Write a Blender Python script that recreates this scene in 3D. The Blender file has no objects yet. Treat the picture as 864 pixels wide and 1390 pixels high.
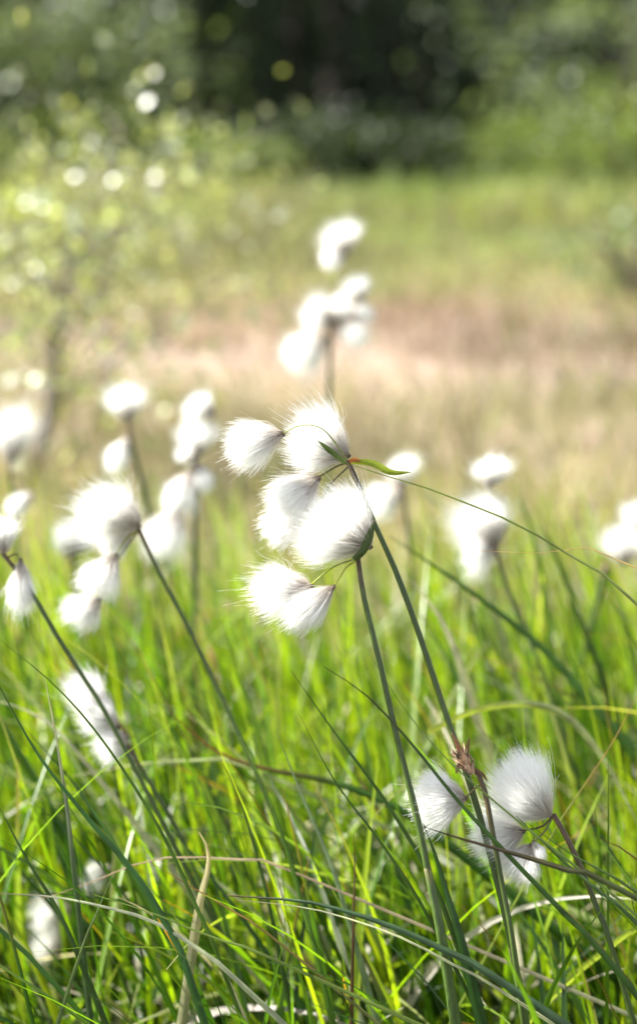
import bpy, math, random
import numpy as np
from mathutils import Vector

rng = np.random.default_rng(11)
random.seed(11)
scene = bpy.context.scene
COL = scene.collection

# ------------------------------------------------------------------ camera geometry
F, CX, CY = 2160.0, 432.0, 695.0           # focal length and centre, in pixels of the 864 x 1390 photograph
CAM_H, PITCH = 0.65, math.radians(15.5)
CAM = np.array([0.0, 0.0, CAM_H])
RIGHT = np.array([1.0, 0.0, 0.0])
FWD = np.array([0.0, math.cos(PITCH), -math.sin(PITCH)])
UP = np.array([0.0, math.sin(PITCH), math.cos(PITCH)])


def at(px, py, d):
    """world point seen at a place of the picture, d metres deep"""
    return CAM + RIGHT * ((px - CX) / F * d) - UP * ((py - CY) / F * d) + FWD * d


def project(p):
    q = np.asarray(p) - CAM
    d = q @ FWD
    return CX + F * (q @ RIGHT) / d, CY - F * (q @ UP) / d, d


def ground_z(x, y):
    x = np.asarray(x, float)
    y = np.asarray(y, float)
    fade = np.clip((y - 1.2) / 2.0, 0, 1)
    z = 0.012 * np.sin(x * 9.1 + 1.3) * np.sin(y * 8.3 + .4)
    z = z + fade * (0.022 * np.sin(x * 3.1 + .7) * np.sin(y * 2.7 + 2.0) + 0.03 * np.sin(x * 1.1 + y * .9))
    z = z + np.clip((y - 9.0) / 20.0, 0, 1) * 0.5
    return z


# ------------------------------------------------------------------ materials
def new_mat(name):
    m = bpy.data.materials.new(name)
    m.use_nodes = True
    nt = m.node_tree
    nt.nodes.clear()
    out = nt.nodes.new('ShaderNodeOutputMaterial')
    return m, nt, out


def N(nt, typ, **kw):
    n = nt.nodes.new(typ)
    for k, v in kw.items():
        if k in n.inputs:
            n.inputs[k].default_value = v
        else:
            setattr(n, k, v)
    return n


def leaf_material(name, rough=0.4, trans=0.45, tint=(1.25, 1.25, 0.55), stripes=False, spec=0.5, noise_scale=60.0, var=0.35):
    """leaf tissue: glossy skin, light let through from behind; colour from the 'tint' attribute"""
    m, nt, out = new_mat(name)
    L = nt.links.new
    att = N(nt, 'ShaderNodeAttribute', attribute_name='tint')
    tc = N(nt, 'ShaderNodeTexCoord')
    noi = N(nt, 'ShaderNodeTexNoise', Scale=noise_scale, Detail=3.0)
    L(tc.outputs['Object'], noi.inputs['Vector'])
    mr = N(nt, 'ShaderNodeMapRange')
    mr.inputs['From Min'].default_value = .3
    mr.inputs['From Max'].default_value = .7
    mr.inputs['To Min'].default_value = 1 - var
    mr.inputs['To Max'].default_value = 1 + var
    L(noi.outputs['Fac'], mr.inputs['Value'])
    colour = N(nt, 'ShaderNodeMix', data_type='RGBA', blend_type='MULTIPLY')
    colour.inputs[0].default_value = 1.0
    L(att.outputs['Color'], colour.inputs[6])
    L(mr.outputs['Result'], colour.inputs[7])
    col_out = colour.outputs[2]
    bump = None
    if stripes:
        uv = N(nt, 'ShaderNodeUVMap', uv_map='UVMap')
        mp = N(nt, 'ShaderNodeMapping')
        mp.inputs['Scale'].default_value = (9.0, 1.2, 1.0)
        L(uv.outputs['UV'], mp.inputs['Vector'])
        st = N(nt, 'ShaderNodeTexNoise', Scale=2.2, Detail=4.0)
        L(mp.outputs['Vector'], st.inputs['Vector'])
        mr2 = N(nt, 'ShaderNodeMapRange')
        mr2.inputs['From Min'].default_value = .32
        mr2.inputs['From Max'].default_value = .68
        mr2.inputs['To Min'].default_value = .6
        mr2.inputs['To Max'].default_value = 1.45
        L(st.outputs['Fac'], mr2.inputs['Value'])
        c2 = N(nt, 'ShaderNodeMix', data_type='RGBA', blend_type='MULTIPLY')
        c2.inputs[0].default_value = 1.0
        L(col_out, c2.inputs[6])
        L(mr2.outputs['Result'], c2.inputs[7])
        col_out = c2.outputs[2]
        bump = N(nt, 'ShaderNodeBump', Strength=0.5, Distance=0.0004)
        L(st.outputs['Fac'], bump.inputs['Height'])
    pb = N(nt, 'ShaderNodeBsdfPrincipled', Roughness=rough)
    pb.inputs['Specular IOR Level'].default_value = spec
    L(col_out, pb.inputs['Base Color'])
    tr = N(nt, 'ShaderNodeBsdfTranslucent')
    tc2 = N(nt, 'ShaderNodeMix', data_type='RGBA', blend_type='MULTIPLY')
    tc2.inputs[0].default_value = 1.0
    L(col_out, tc2.inputs[6])
    tc2.inputs[7].default_value = (*[min(3.0, t) for t in tint], 1)
    L(tc2.outputs[2], tr.inputs['Color'])
    if bump:
        L(bump.outputs['Normal'], pb.inputs['Normal'])
    mix = N(nt, 'ShaderNodeMixShader')
    mix.inputs[0].default_value = trans
    L(pb.outputs[0], mix.inputs[1])
    L(tr.outputs[0], mix.inputs[2])
    L(mix.outputs[0], out.inputs['Surface'])
    return m


def attr_material(name, rough=0.6, spec=0.3, scale=300.0, var=0.35, bump=0.0):
    m, nt, out = new_mat(name)
    L = nt.links.new
    att = N(nt, 'ShaderNodeAttribute', attribute_name='tint')
    tc = N(nt, 'ShaderNodeTexCoord')
    noi = N(nt, 'ShaderNodeTexNoise', Scale=scale, Detail=4.0)
    mp = N(nt, 'ShaderNodeMapping')
    mp.inputs['Scale'].default_value = (1, 1, .25)
    L(tc.outputs['Object'], mp.inputs['Vector'])
    L(mp.outputs['Vector'], noi.inputs['Vector'])
    mr = N(nt, 'ShaderNodeMapRange')
    mr.inputs['From Min'].default_value = .3
    mr.inputs['From Max'].default_value = .7
    mr.inputs['To Min'].default_value = 1 - var
    mr.inputs['To Max'].default_value = 1 + var
    L(noi.outputs['Fac'], mr.inputs['Value'])
    c = N(nt, 'ShaderNodeMix', data_type='RGBA', blend_type='MULTIPLY')
    c.inputs[0].default_value = 1.0
    L(att.outputs['Color'], c.inputs[6])
    L(mr.outputs['Result'], c.inputs[7])
    pb = N(nt, 'ShaderNodeBsdfPrincipled', Roughness=rough)
    pb.inputs['Specular IOR Level'].default_value = spec
    L(c.outputs[2], pb.inputs['Base Color'])
    if bump:
        b = N(nt, 'ShaderNodeBump', Strength=bump, Distance=0.02)
        L(noi.outputs['Fac'], b.inputs['Height'])
        L(b.outputs['Normal'], pb.inputs['Normal'])
    L(pb.outputs[0], out.inputs['Surface'])
    return m


def cotton_material():
    m, nt, out = new_mat('cotton_silk')
    L = nt.links.new
    att = N(nt, 'ShaderNodeAttribute', attribute_name='tint')
    df = N(nt, 'ShaderNodeBsdfDiffuse')
    tr = N(nt, 'ShaderNodeBsdfTranslucent')
    L(att.outputs['Color'], df.inputs['Color'])
    L(att.outputs['Color'], tr.inputs['Color'])
    mix = N(nt, 'ShaderNodeMixShader')
    mix.inputs[0].default_value = .58
    L(df.outputs[0], mix.inputs[1])
    L(tr.outputs[0], mix.inputs[2])
    gl = N(nt, 'ShaderNodeBsdfGlossy', Roughness=0.45)
    gl.inputs['Color'].default_value = (1, 1, 1, 1)
    mix2 = N(nt, 'ShaderNodeMixShader')
    mix2.inputs[0].default_value = .05
    L(mix.outputs[0], mix2.inputs[1])
    L(gl.outputs[0], mix2.inputs[2])
    L(mix2.outputs[0], out.inputs['Surface'])
    return m


def ground_material():
    m, nt, out = new_mat('bog_ground')
    L = nt.links.new
    tc = N(nt, 'ShaderNodeTexCoord')
    sep = N(nt, 'ShaderNodeSeparateXYZ')
    L(tc.outputs['Object'], sep.inputs[0])
    n1 = N(nt, 'ShaderNodeTexNoise', Scale=0.9, Detail=3.0)
    L(tc.outputs['Object'], n1.inputs['Vector'])
    # distance across the bog, made uneven by noise
    add = N(nt, 'ShaderNodeMath', operation='MULTIPLY_ADD')
    L(n1.outputs['Fac'], add.inputs[0])
    add.inputs[1].default_value = 2.4
    L(sep.outputs['Y'], add.inputs[2])
    mr = N(nt, 'ShaderNodeMapRange')
    mr.inputs['From Min'].default_value = 0.0
    mr.inputs['From Max'].default_value = 20.0
    L(add.outputs[0], mr.inputs['Value'])
    cr = N(nt, 'ShaderNodeValToRGB')
    el = cr.color_ramp.elements
    el[0].position, el[0].color = 0.0, (.045, .04, .018, 1)
    el[1].position, el[1].color = 1.0, (.025, .035, .012, 1)
    for p, c in ((.13, (.07, .075, .025)), (.17, (.2, .16, .08)), (.205, (.33, .25, .195)), (.265, (.29, .22, .17)),
                 (.30, (.2, .17, .07)), (.38, (.12, .15, .035)), (.47, (.09, .15, .022)), (.505, (.025, .035, .012))):
        e = el.new(p)
        e.color = (*c, 1)
    L(mr.outputs['Result'], cr.inputs['Fac'])
    n2 = N(nt, 'ShaderNodeTexNoise', Scale=14.0, Detail=6.0, Roughness=.65)
    L(tc.outputs['Object'], n2.inputs['Vector'])
    mr2 = N(nt, 'ShaderNodeMapRange')
    mr2.inputs['From Min'].default_value = .3
    mr2.inputs['From Max'].default_value = .7
    mr2.inputs['To Min'].default_value = .55
    mr2.inputs['To Max'].default_value = 1.4
    L(n2.outputs['Fac'], mr2.inputs['Value'])
    c = N(nt, 'ShaderNodeMix', data_type='RGBA', blend_type='MULTIPLY')
    c.inputs[0].default_value = 1
    L(cr.outputs['Color'], c.inputs[6])
    L(mr2.outputs['Result'], c.inputs[7])
    pb = N(nt, 'ShaderNodeBsdfPrincipled', Roughness=.9)
    pb.inputs['Specular IOR Level'].default_value = .15
    L(c.outputs[2], pb.inputs['Base Color'])
    b = N(nt, 'ShaderNodeBump', Strength=.6, Distance=.03)
    L(n2.outputs['Fac'], b.inputs['Height'])
    L(b.outputs['Normal'], pb.inputs['Normal'])
    L(pb.outputs[0], out.inputs['Surface'])
    return m


M_BLADE = leaf_material('grass_leaf', rough=.36, trans=.5, tint=(1.9, 1.9, .6), stripes=True, spec=.45, noise_scale=90, var=.25)
M_GRASS = leaf_material('meadow_grass', rough=.30, trans=.52, tint=(1.98, 2.0, .45), spec=.7, noise_scale=40, var=.3)
M_DRY = leaf_material('dry_grass', rough=.6, trans=.35, tint=(1.2, 1.1, .9), spec=.25, noise_scale=20, var=.3)
M_LEAF = leaf_material('shrub_leaf', rough=.46, trans=.45, tint=(1.7, 1.8, .6), spec=.6, noise_scale=12, var=.3)
M_GLOSS = leaf_material('shiny_leaf', rough=.36, trans=.42, tint=(1.6, 1.6, .6), spec=.8, noise_scale=30, var=.25)
M_CONIFER = leaf_material('forest_leaf', rough=.46, trans=.45, tint=(1.5, 1.6, .8), spec=.6, noise_scale=3, var=.35)
M_STEM = attr_material('stem_skin', rough=.42, spec=.4, scale=500, var=.25)
M_SCALE = attr_material('chaff_scale', rough=.6, spec=.3, scale=900, var=.5)
M_BARK = attr_material('bark', rough=.9, spec=.15, scale=14, var=.55, bump=.9)
M_COTTON = cotton_material()
M_GROUND = ground_material()


# ------------------------------------------------------------------ mesh helpers
def link_mesh(name, verts, faces, mat, tint=None, uv=None, parent=None, origin=None, smooth=True):
    """faces: (n,4) or (n,3) int array, or list of such arrays"""
    verts = np.asarray(verts, np.float32).reshape(-1, 3)
    if origin is not None:
        verts = verts - np.asarray(origin, np.float32)
    arrs = faces if isinstance(faces, list) else [faces]
    me = bpy.data.meshes.new(name)
    me.vertices.add(len(verts))
    me.vertices.foreach_set('co', verts.ravel())
    loops = np.concatenate([np.asarray(a, np.int32).ravel() for a in arrs])
    sizes = np.concatenate([np.full(len(a), np.asarray(a).shape[1], np.int32) for a in arrs])
    starts = np.concatenate([[0], np.cumsum(sizes)[:-1]]).astype(np.int32)
    me.loops.add(len(loops))
    me.loops.foreach_set('vertex_index', loops)
    me.polygons.add(len(sizes))
    me.polygons.foreach_set('loop_start', starts)
    me.polygons.foreach_set('loop_total', sizes)
    me.update(calc_edges=True)
    if smooth:
        me.polygons.foreach_set('use_smooth', np.ones(len(sizes), bool))
    if tint is not None:
        t = np.asarray(tint, np.float32)
        if t.ndim == 1:
            t = np.tile(t, (len(verts), 1))
        t = np.concatenate([t[:, :3], np.ones((len(t), 1), np.float32)], 1)
        a = me.color_attributes.new('tint', 'FLOAT_COLOR', 'POINT')
        a.data.foreach_set('color', t.ravel())
    if uv is not None:
        l = me.uv_layers.new(name='UVMap')
        l.data.foreach_set('uv', np.asarray(uv, np.float32)[loops].ravel())
    me.materials.append(mat)
    o = bpy.data.objects.new(name, me)
    COL.objects.link(o)
    if origin is not None:
        po = np.zeros(3)
        q = parent
        while q is not None:
            po = po + np.array(q.location)
            q = q.parent
        o.location = np.asarray(origin) - po
    if parent is not None:
        o.parent = parent
    return o


def tag(o, label=None, cat=None, group=None, kind=None):
    if label:
        o['label'] = label
    if cat:
        o['category'] = cat
    if group:
        o['group'] = group
    if kind:
        o['kind'] = kind
    return o


def empty(name, loc):
    o = bpy.data.objects.new(name, None)
    o.empty_display_size = .02
    o.location = loc
    COL.objects.link(o)
    return o


def smooth_path(pts, n):
    """Catmull-Rom through the points, n samples evenly spaced in length"""
    p = np.asarray(pts, float)
    if len(p) == 2:
        t = np.linspace(0, 1, n)[:, None]
        return p[0] * (1 - t) + p[1] * t
    q = np.vstack([2 * p[0] - p[1], p, 2 * p[-1] - p[-2]])
    out = []
    for i in range(1, len(q) - 2):
        a, b, c, d = q[i - 1], q[i], q[i + 1], q[i + 2]
        for t in np.linspace(0, 1, 16, endpoint=False):
            out.append(.5 * (2 * b + (c - a) * t + (2 * a - 5 * b + 4 * c - d) * t * t + (3 * b - a - 3 * c + d) * t ** 3))
    out.append(q[-2])
    out = np.array(out)
    s = np.concatenate([[0], np.cumsum(np.linalg.norm(np.diff(out, axis=0), axis=1))])
    u = np.linspace(0, s[-1], n)
    return np.stack([np.interp(u, s, out[:, k]) for k in range(3)], 1)


def frames(path):
    t = np.gradient(path, axis=0)
    t /= np.linalg.norm(t, axis=1)[:, None] + 1e-12
    ref = np.array([0, 1.0, 0]) if abs(t[0][1]) < .8 else np.array([1.0, 0, 0])
    s = np.empty_like(path)
    prev = np.cross(t[0], ref)
    prev /= np.linalg.norm(prev)
    for i in range(len(path)):
        v = prev - t[i] * (prev @ t[i])
        v /= np.linalg.norm(v) + 1e-12
        s[i] = v
        prev = v
    return t, s, np.cross(t, s)


def tube_arrays(path, rad, sides=8, cap=True, ridge=0.0):
    path = np.asarray(path, float)
    n = len(path)
    rad = np.broadcast_to(np.asarray(rad, float), (n,))
    t, s, b = frames(path)
    ang = np.linspace(0, 2 * np.pi, sides, endpoint=False)
    ring = np.cos(ang)[None, :, None] * s[:, None, :] + np.sin(ang)[None, :, None] * b[:, None, :]
    v = (path[:, None, :] + ring * (rad[:, None] * (1 + ridge * np.cos(3 * ang))[None])[..., None]).reshape(-1, 3)
    i, k = np.meshgrid(np.arange(n - 1), np.arange(sides), indexing='ij')
    k2 = (k + 1) % sides
    f = np.stack([i * sides + k, i * sides + k2, (i + 1) * sides + k2, (i + 1) * sides + k], -1).reshape(-1, 4)
    tri = []
    if cap:
        v = np.vstack([v, path[0] - t[0] * rad[0] * .4, path[-1] + t[-1] * rad[-1] * .6])
        for k in range(sides):
            tri.append((n * sides, (k + 1) % sides, k))
            tri.append((n * sides + 1, (n - 1) * sides + k, (n - 1) * sides + (k + 1) % sides))
    return v, f, np.array(tri, int).reshape(-1, 3)


def join(parts):
    """parts: list of (verts, [face arrays]) -> verts, {4: quads, 3: tris}"""
    vs, q, t, off = [], [], [], 0
    for v, fs in parts:
        for f in fs:
            if len(f) == 0:
                continue
            (q if f.shape[1] == 4 else t).append(f + off)
        vs.append(v)
        off += len(v)
    out = []
    if q:
        out.append(np.concatenate(q))
    if t:
        out.append(np.concatenate(t))
    return np.concatenate(vs), out


# ------------------------------------------------------------------ cotton tufts
def make_tuft(plant, base, tip, width_px, d, dd=0.0, n=2000, w=.00022, fan=1.0, ragged=1.0, shade=1.0):
    """base / tip: picture positions; the silk hairs spring from the chaff at the base and flare to the tip"""
    b3 = at(base[0], base[1], d)
    t3 = at(tip[0], tip[1], d + dd)
    ax = t3 - b3
    Lh = np.linalg.norm(ax)
    ax = ax / Lh
    R = width_px / 2 / F * d * (1.0 if n > 2500 else 1.08)
    ref = np.array([0.3, .8, .5])
    u = np.cross(ax, ref)
    u /= np.linalg.norm(u)
    v = np.cross(ax, u)
    lean = rng.normal(0, .22, 2)
    phi = rng.uniform(0, 2 * np.pi, n)
    th = np.arccos(rng.uniform(math.cos(math.radians(86 + 14 * min(fan, 1.4))), 1, n))
    # locks: hairs gather towards a few dozen shared ends, and the locks differ in reach
    nl = 60
    lphi, lth = rng.uniform(0, 2 * np.pi, nl), np.arccos(rng.uniform(-.1, 1, nl))
    ldir = np.stack([np.sin(lth) * np.cos(lphi), np.sin(lth) * np.sin(lphi), np.cos(lth)], 1)
    hdir = np.stack([np.sin(th) * np.cos(phi), np.sin(th) * np.sin(phi), np.cos(th)], 1)
    which = np.argmax(hdir @ ldir.T + rng.normal(0, .06, (n, nl)), 1)
    reach = 1 + rng.normal(0, .11, nl)[which] * ragged
    pull = (.30 * rng.uniform(.2, 1, n) * min(ragged, 1.3))[:, None]
    hdir = hdir * (1 - pull) + ldir[which] * pull
    hdir /= np.linalg.norm(hdir, axis=1)[:, None]
    phi = np.arctan2(hdir[:, 1], hdir[:, 0])
    sth, cth = np.hypot(hdir[:, 0], hdir[:, 1]), hdir[:, 2]
    lob = 1 + .10 * ragged * (np.sin(phi * 2 + rng.uniform(0, 6)) * sth + .6 * np.sin(phi * 3 + cth * 3 + rng.uniform(0, 6)))
    rr = rng.uniform(.30, 1.08, n) ** .75 * lob * reach
    wisp = rng.random(n) < .08 * ragged
    rr = np.where(wisp, rr * rng.uniform(1.05, 1.20, n), rr)
    er = R * sth * rr * (1 + .06 * fan)
    mid = .60 - .05 * (fan - 1)
    ez = Lh * (mid + (1 - mid) * cth * rr)
    end = ez[:, None] * ax + (er * np.cos(phi))[:, None] * u + (er * np.sin(phi))[:, None] * v
    end += (ez / Lh)[:, None] ** 2 * R * (lean[0] * u + lean[1] * v)
    s0 = np.minimum(rng.uniform(0.0, .24, n) * Lh, ez * .5)
    rad0 = R * .10 * rng.random(n)
    start = s0[:, None] * ax + (rad0 * np.cos(phi))[:, None] * u + (rad0 * np.sin(phi))[:, None] * v
    # control point: leave outwards, then sweep along the wind
    c1 = start + ((ez - s0) * (.40 - .08 * (fan - 1)))[:, None] * ax + (er * (.70 + .1 * (fan - 1)))[:, None] * (np.cos(phi)[:, None] * u + np.sin(phi)[:, None] * v)
    K = 6
    t = np.linspace(0, 1, K)
    B0 = ((1 - t) ** 2)[None, :, None]
    B1 = (2 * t * (1 - t))[None, :, None]
    B2 = (t ** 2)[None, :, None]
    P = start[:, None] * B0 + c1[:, None] * B1 + end[:, None] * B2
    curl = rng.normal(0, 1, (n, 3)) * R * .10 * ragged
    curl2 = rng.normal(0, 1, (n, 3)) * R * .05 * ragged
    amp = np.where(wisp, 1.8, 1.0)[:, None]
    P += (curl * amp)[:, None] * (t ** 2)[None, :, None] + (curl2 * amp)[:, None] * np.sin(t * np.pi * 1.7)[None, :, None]
    # brush: ends clump into locks
    T = np.gradient(P, axis=1)
    T /= np.linalg.norm(T, axis=2)[..., None] + 1e-9
    rv = rng.normal(0, 1, (n, 1, 3))
    S = np.cross(T, np.broadcast_to(rv, T.shape))
    S /= np.linalg.norm(S, axis=2)[..., None] + 1e-9
    wd = (w * rng.uniform(.7, 1.2, n))[:, None] * (1 - .6 * t)[None, :]
    A = P - S * wd[..., None] / 2
    Bv = P + S * wd[..., None] / 2
    V = np.stack([A, Bv], 2).reshape(-1, 3) + b3
    i, k = np.meshgrid(np.arange(n), np.arange(K - 1), indexing='ij')
    o0 = (i * K + k) * 2
    faces = np.stack([o0, o0 + 1, o0 + 3, o0 + 2], -1).reshape(-1, 4)
    # base shadow put into the colour: silk buff near the chaff, white beyond
    g = np.clip((t - .08) / .45, 0, 1)
    c0, c1_ = np.array([.60, .53, .45]), np.array([.945, .94, .925])
    tint = (c0[None] * (1 - g)[:, None] + c1_[None] * g[:, None])
    tint = np.broadcast_to(tint[None], (n, K, 3)) * rng.uniform(.93, 1.04, (n, 1, 1))
    stain = rng.random(n) < .012                                # a few rusty hairs and bits of chaff caught in the silk
    tint = np.where(stain[:, None, None], np.array([.42, .30, .18]), tint)
    tint = np.repeat(tint, 2, axis=1).reshape(-1, 3) * shade
    tf = link_mesh('tuft', V, faces, M_COTTON, tint, parent=plant, origin=b3, smooth=False)
    # the chaff: a dark little spike of overlapping scales in the silk's throat
    parts, cols = [], []
    m = 9
    prof = np.sin(np.linspace(.12, 1, m) * np.pi * .93)
    sl = min(.0085, Lh * .28)
    sr = min(.0019, R * .16)
    pth = b3[None] + np.linspace(-.12, 1, m)[:, None] * sl * ax
    vv, ff, tr = tube_arrays(pth, sr * prof, 8)
    parts.append((vv, [ff, tr]))
    cols.append(np.tile([.10, .075, .055], (len(vv), 1)))
    for q in range(9):
        a = q * 2.4
        rd = math.cos(a) * u + math.sin(a) * v
        sd = np.cross(ax, rd)
        z0 = (q / 9) * .6 * sl - .1 * sl
        p0 = b3 + ax * z0 + rd * sr * .7
        p1 = p0 + ax * sl * .35 + rd * sr * .55
        p2 = p0 + ax * sl * .75 + rd * sr * .5
        h = sr * .75
        vv = np.array([p0 - sd * h * .6, p0 + sd * h * .6, p1 - sd * h, p1 + sd * h, p2])
        parts.append((vv, [np.array([[0, 1, 3, 2]]), np.array([[2, 3, 4]])]))
        cc = np.array([.16, .12, .08]) * rng.uniform(.5, 1.5)
        cols.append(np.tile(cc, (5, 1)))
    vv, ff = join(parts)
    link_mesh('spikelet', vv, ff, M_SCALE, np.concatenate(cols), parent=tf, origin=b3)
    return b3


GREEN_STEM = np.array([.055, .088, .016])
BROWN_STEM = np.array([.085, .05, .025])
YG = np.array([.22, .30, .03])


def root_point(p, q, d_lean=.35):
    """carry the line q->p on to the ground, steepening a little"""
    dirn = p - q
    dirn /= np.linalg.norm(dirn)
    dirn = dirn * np.array([.8, .6, 1.0])
    if dirn[2] > -.35:
        dirn[2] = -.35
    dirn /= np.linalg.norm(dirn)
    gz = 0.0
    k = (p[2] + .012 - gz) / -dirn[2]
    r = p + dirn * max(k, .01)
    r[2] = float(ground_z(r[0], r[1])) - .012
    return r


def stem_points(px_pts, d):
    P = [at(x, y, d) for x, y in px_pts]
    r = root_point(P[-1], P[-2])
    mid = (P[-1] * .5 + r * .5)
    return P, r, mid


def cotton_plant(label, d, stem, r_top, r_bot, tufts, pedicels=(), bracts=(), n=2000, w=.00024, top_brown=.05, sheath=0.0, group='cotton grass stems with white tufts'):
    P, r, mid = stem_points(stem, d)
    plant = empty('cotton_grass', r)
    tag(plant, label, 'cotton grass', group, 'thing')
    path = smooth_path(P + [mid, r], 44)
    s = np.linspace(0, 1, 44)
    rad = r_top + (r_bot - r_top) * np.clip(s * 2.2, 0, 1)
    rad = rad * (1 + .06 * np.sin(s * 40 + rng.uniform(0, 6)) * np.sin(s * 17))
    v, f, tr = tube_arrays(path, rad, 12, ridge=.14)
    g = np.clip(s / max(top_brown, 1e-3), 0, 1)
    g = g * g
    c = BROWN_STEM[None] * (1 - g)[:, None] + GREEN_STEM[None] * g[:, None]
    streak = 1 + .35 * np.cos(3 * np.linspace(0, 2 * np.pi, 12, endpoint=False))
    c = c * (1 + .15 * np.sin(s * 23 + 1))[:, None]
    c = np.concatenate([(c[:, None] * streak[None, :, None]).reshape(-1, 3), c[:1], c[-1:]])
    link_mesh('stem', v, [f, tr], M_STEM, c, parent=plant, origin=r)
    if sheath:
        j0 = int(sheath * 44)
        sp_, sr_ = path[j0:], rad[j0:] * np.concatenate([np.linspace(1.03, 1.45, 6), np.full(len(path) - j0 - 6, 1.45)])
        v, f, tr = tube_arrays(sp_, sr_, 12, ridge=.2)
        cs = np.array([.062, .105, .022]) * (1 + .3 * np.cos(3 * np.linspace(0, 2 * np.pi, 12, endpoint=False)))[:, None]
        cs = np.concatenate([np.tile(cs, (len(sp_), 1)), cs[:1], cs[:1]])
        cs[:12] = (.10, .09, .03)
        link_mesh('leaf_sheath', v, [f, tr], M_STEM, cs, parent=plant, origin=sp_[0])
    for tspec in tufts:
        kw = dict(n=n, w=w, ragged=1.0 if n > 4000 else 1.5)
        kw.update(tspec[3] if len(tspec) > 3 else {})
        dd0 = kw.pop('d', d)
        make_tuft(plant, tspec[0], tspec[1], tspec[2], dd0, **kw)
    for pts, rr, col, dz in pedicels:
        path = smooth_path([at(x, y, d + dz * (0 if i == 0 else 1)) for i, (x, y) in enumerate(pts)], 14)
        v, f, tr = tube_arrays(path, np.linspace(rr, rr * .75, 14), 6)
        link_mesh('pedicel', v, [f, tr], M_STEM, np.array(col), parent=plant, origin=path[0])
    for pts, wpx, c0, c1, dz in bracts:
        blade_mesh('bract', [at(x, y, d + dz) for x, y in pts], wpx / F * d, c0, c1, parent=plant, base_w=.75)
    return plant


# ------------------------------------------------------------------ grass blades
def blade_mesh(name, pts, width, c_tip, c_base, parent=None, fold=.28, base_w=1.0, twist=0.5, tip_len=.08, c_mid=None, roll=0.0, taper=.42):
    """pts run from the tip to the base"""
    n = 40
    path = smooth_path(pts, n)
    t, s, b = frames(path)
    if parent is None:
        pass
    sgn = np.linspace(0, 1, n)
    ang = roll + twist * (sgn - .5) + .15 * np.sin(sgn * 9)
    # turn the flat side roughly to the open sky and the lens
    view = path - CAM
    view /= np.linalg.norm(view, axis=1)[:, None]
    side = np.cross(t, view)
    side /= np.linalg.norm(side, axis=1)[:, None] + 1e-9
    nor = np.cross(side, t)
    S = np.cos(ang)[:, None] * side + np.sin(ang)[:, None] * nor
    Nn = np.cross(S, t)
    wprof = np.minimum(1, (sgn / taper) ** .7) * (base_w if base_w > 1 else 1)
    wprof = np.maximum(wprof, .10)
    if base_w < 1:
        wprof = wprof * (1 - (1 - base_w) * sgn ** 2)
    hw = width / 2 * wprof
    th = width * .05
    cols = np.linspace(-1, 1, 5)
    V, UV = [], []
    for side_sign in (1, -1):
        for c in cols:
            off = -fold * (1 - abs(c)) * hw + side_sign * th * (1 - abs(c)) * .5 * wprof
            V.append(path + S * (c * hw)[:, None] + Nn * off[:, None])
            UV.append(np.stack([np.full(n, (c + 1) / 2), sgn * 6], 1))
    V = np.stack(V, 1).reshape(-1, 3)
    UV = np.stack(UV, 1).reshape(-1, 2)
    i, k = np.meshgrid(np.arange(n - 1), np.arange(4), indexing='ij')
    a = i * 10 + k
    f1 = np.stack([a, a + 1, a + 11, a + 10], -1).reshape(-1, 4)
    f2 = np.stack([a + 5, a + 15, a + 16, a + 6], -1).reshape(-1, 4)
    c_tip, c_base = np.asarray(c_tip, float), np.asarray(c_base, float)
    g = np.clip(sgn / tip_len, 0, 1)[:, None]
    base = c_base[None] * np.ones((n, 1))
    if c_mid is not None:
        gm = np.clip((sgn - .1) / .6, 0, 1)[:, None]
        base = np.asarray(c_mid)[None] * (1 - gm) + base * gm
    c = c_tip[None] * (1 - g) + base * g
    tint = np.repeat(c, 10, 0)
    org = path[-1]
    return link_mesh(name, V, np.concatenate([f1, f2]), M_BLADE, tint, UV, parent=parent, origin=org)


TRACED = []


def traced_blade(label, d, pts, wpx, c_tip, c_base, to_ground=True, dd=0.0, group='grass blades in the foreground', **kw):
    n = len(pts)
    P = [at(x, y, d + dd * (1 - i / max(1, n - 1))) for i, (x, y) in enumerate(pts)]
    if to_ground:
        r = root_point(P[-1], P[-2])
        P += [P[-1] * .5 + r * .5, r]
    o = blade_mesh('grass_blade', P, wpx / F * d, c_tip, c_base, **kw)
    tag(o, label, 'grass blade', group, 'thing')
    return o


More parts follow.
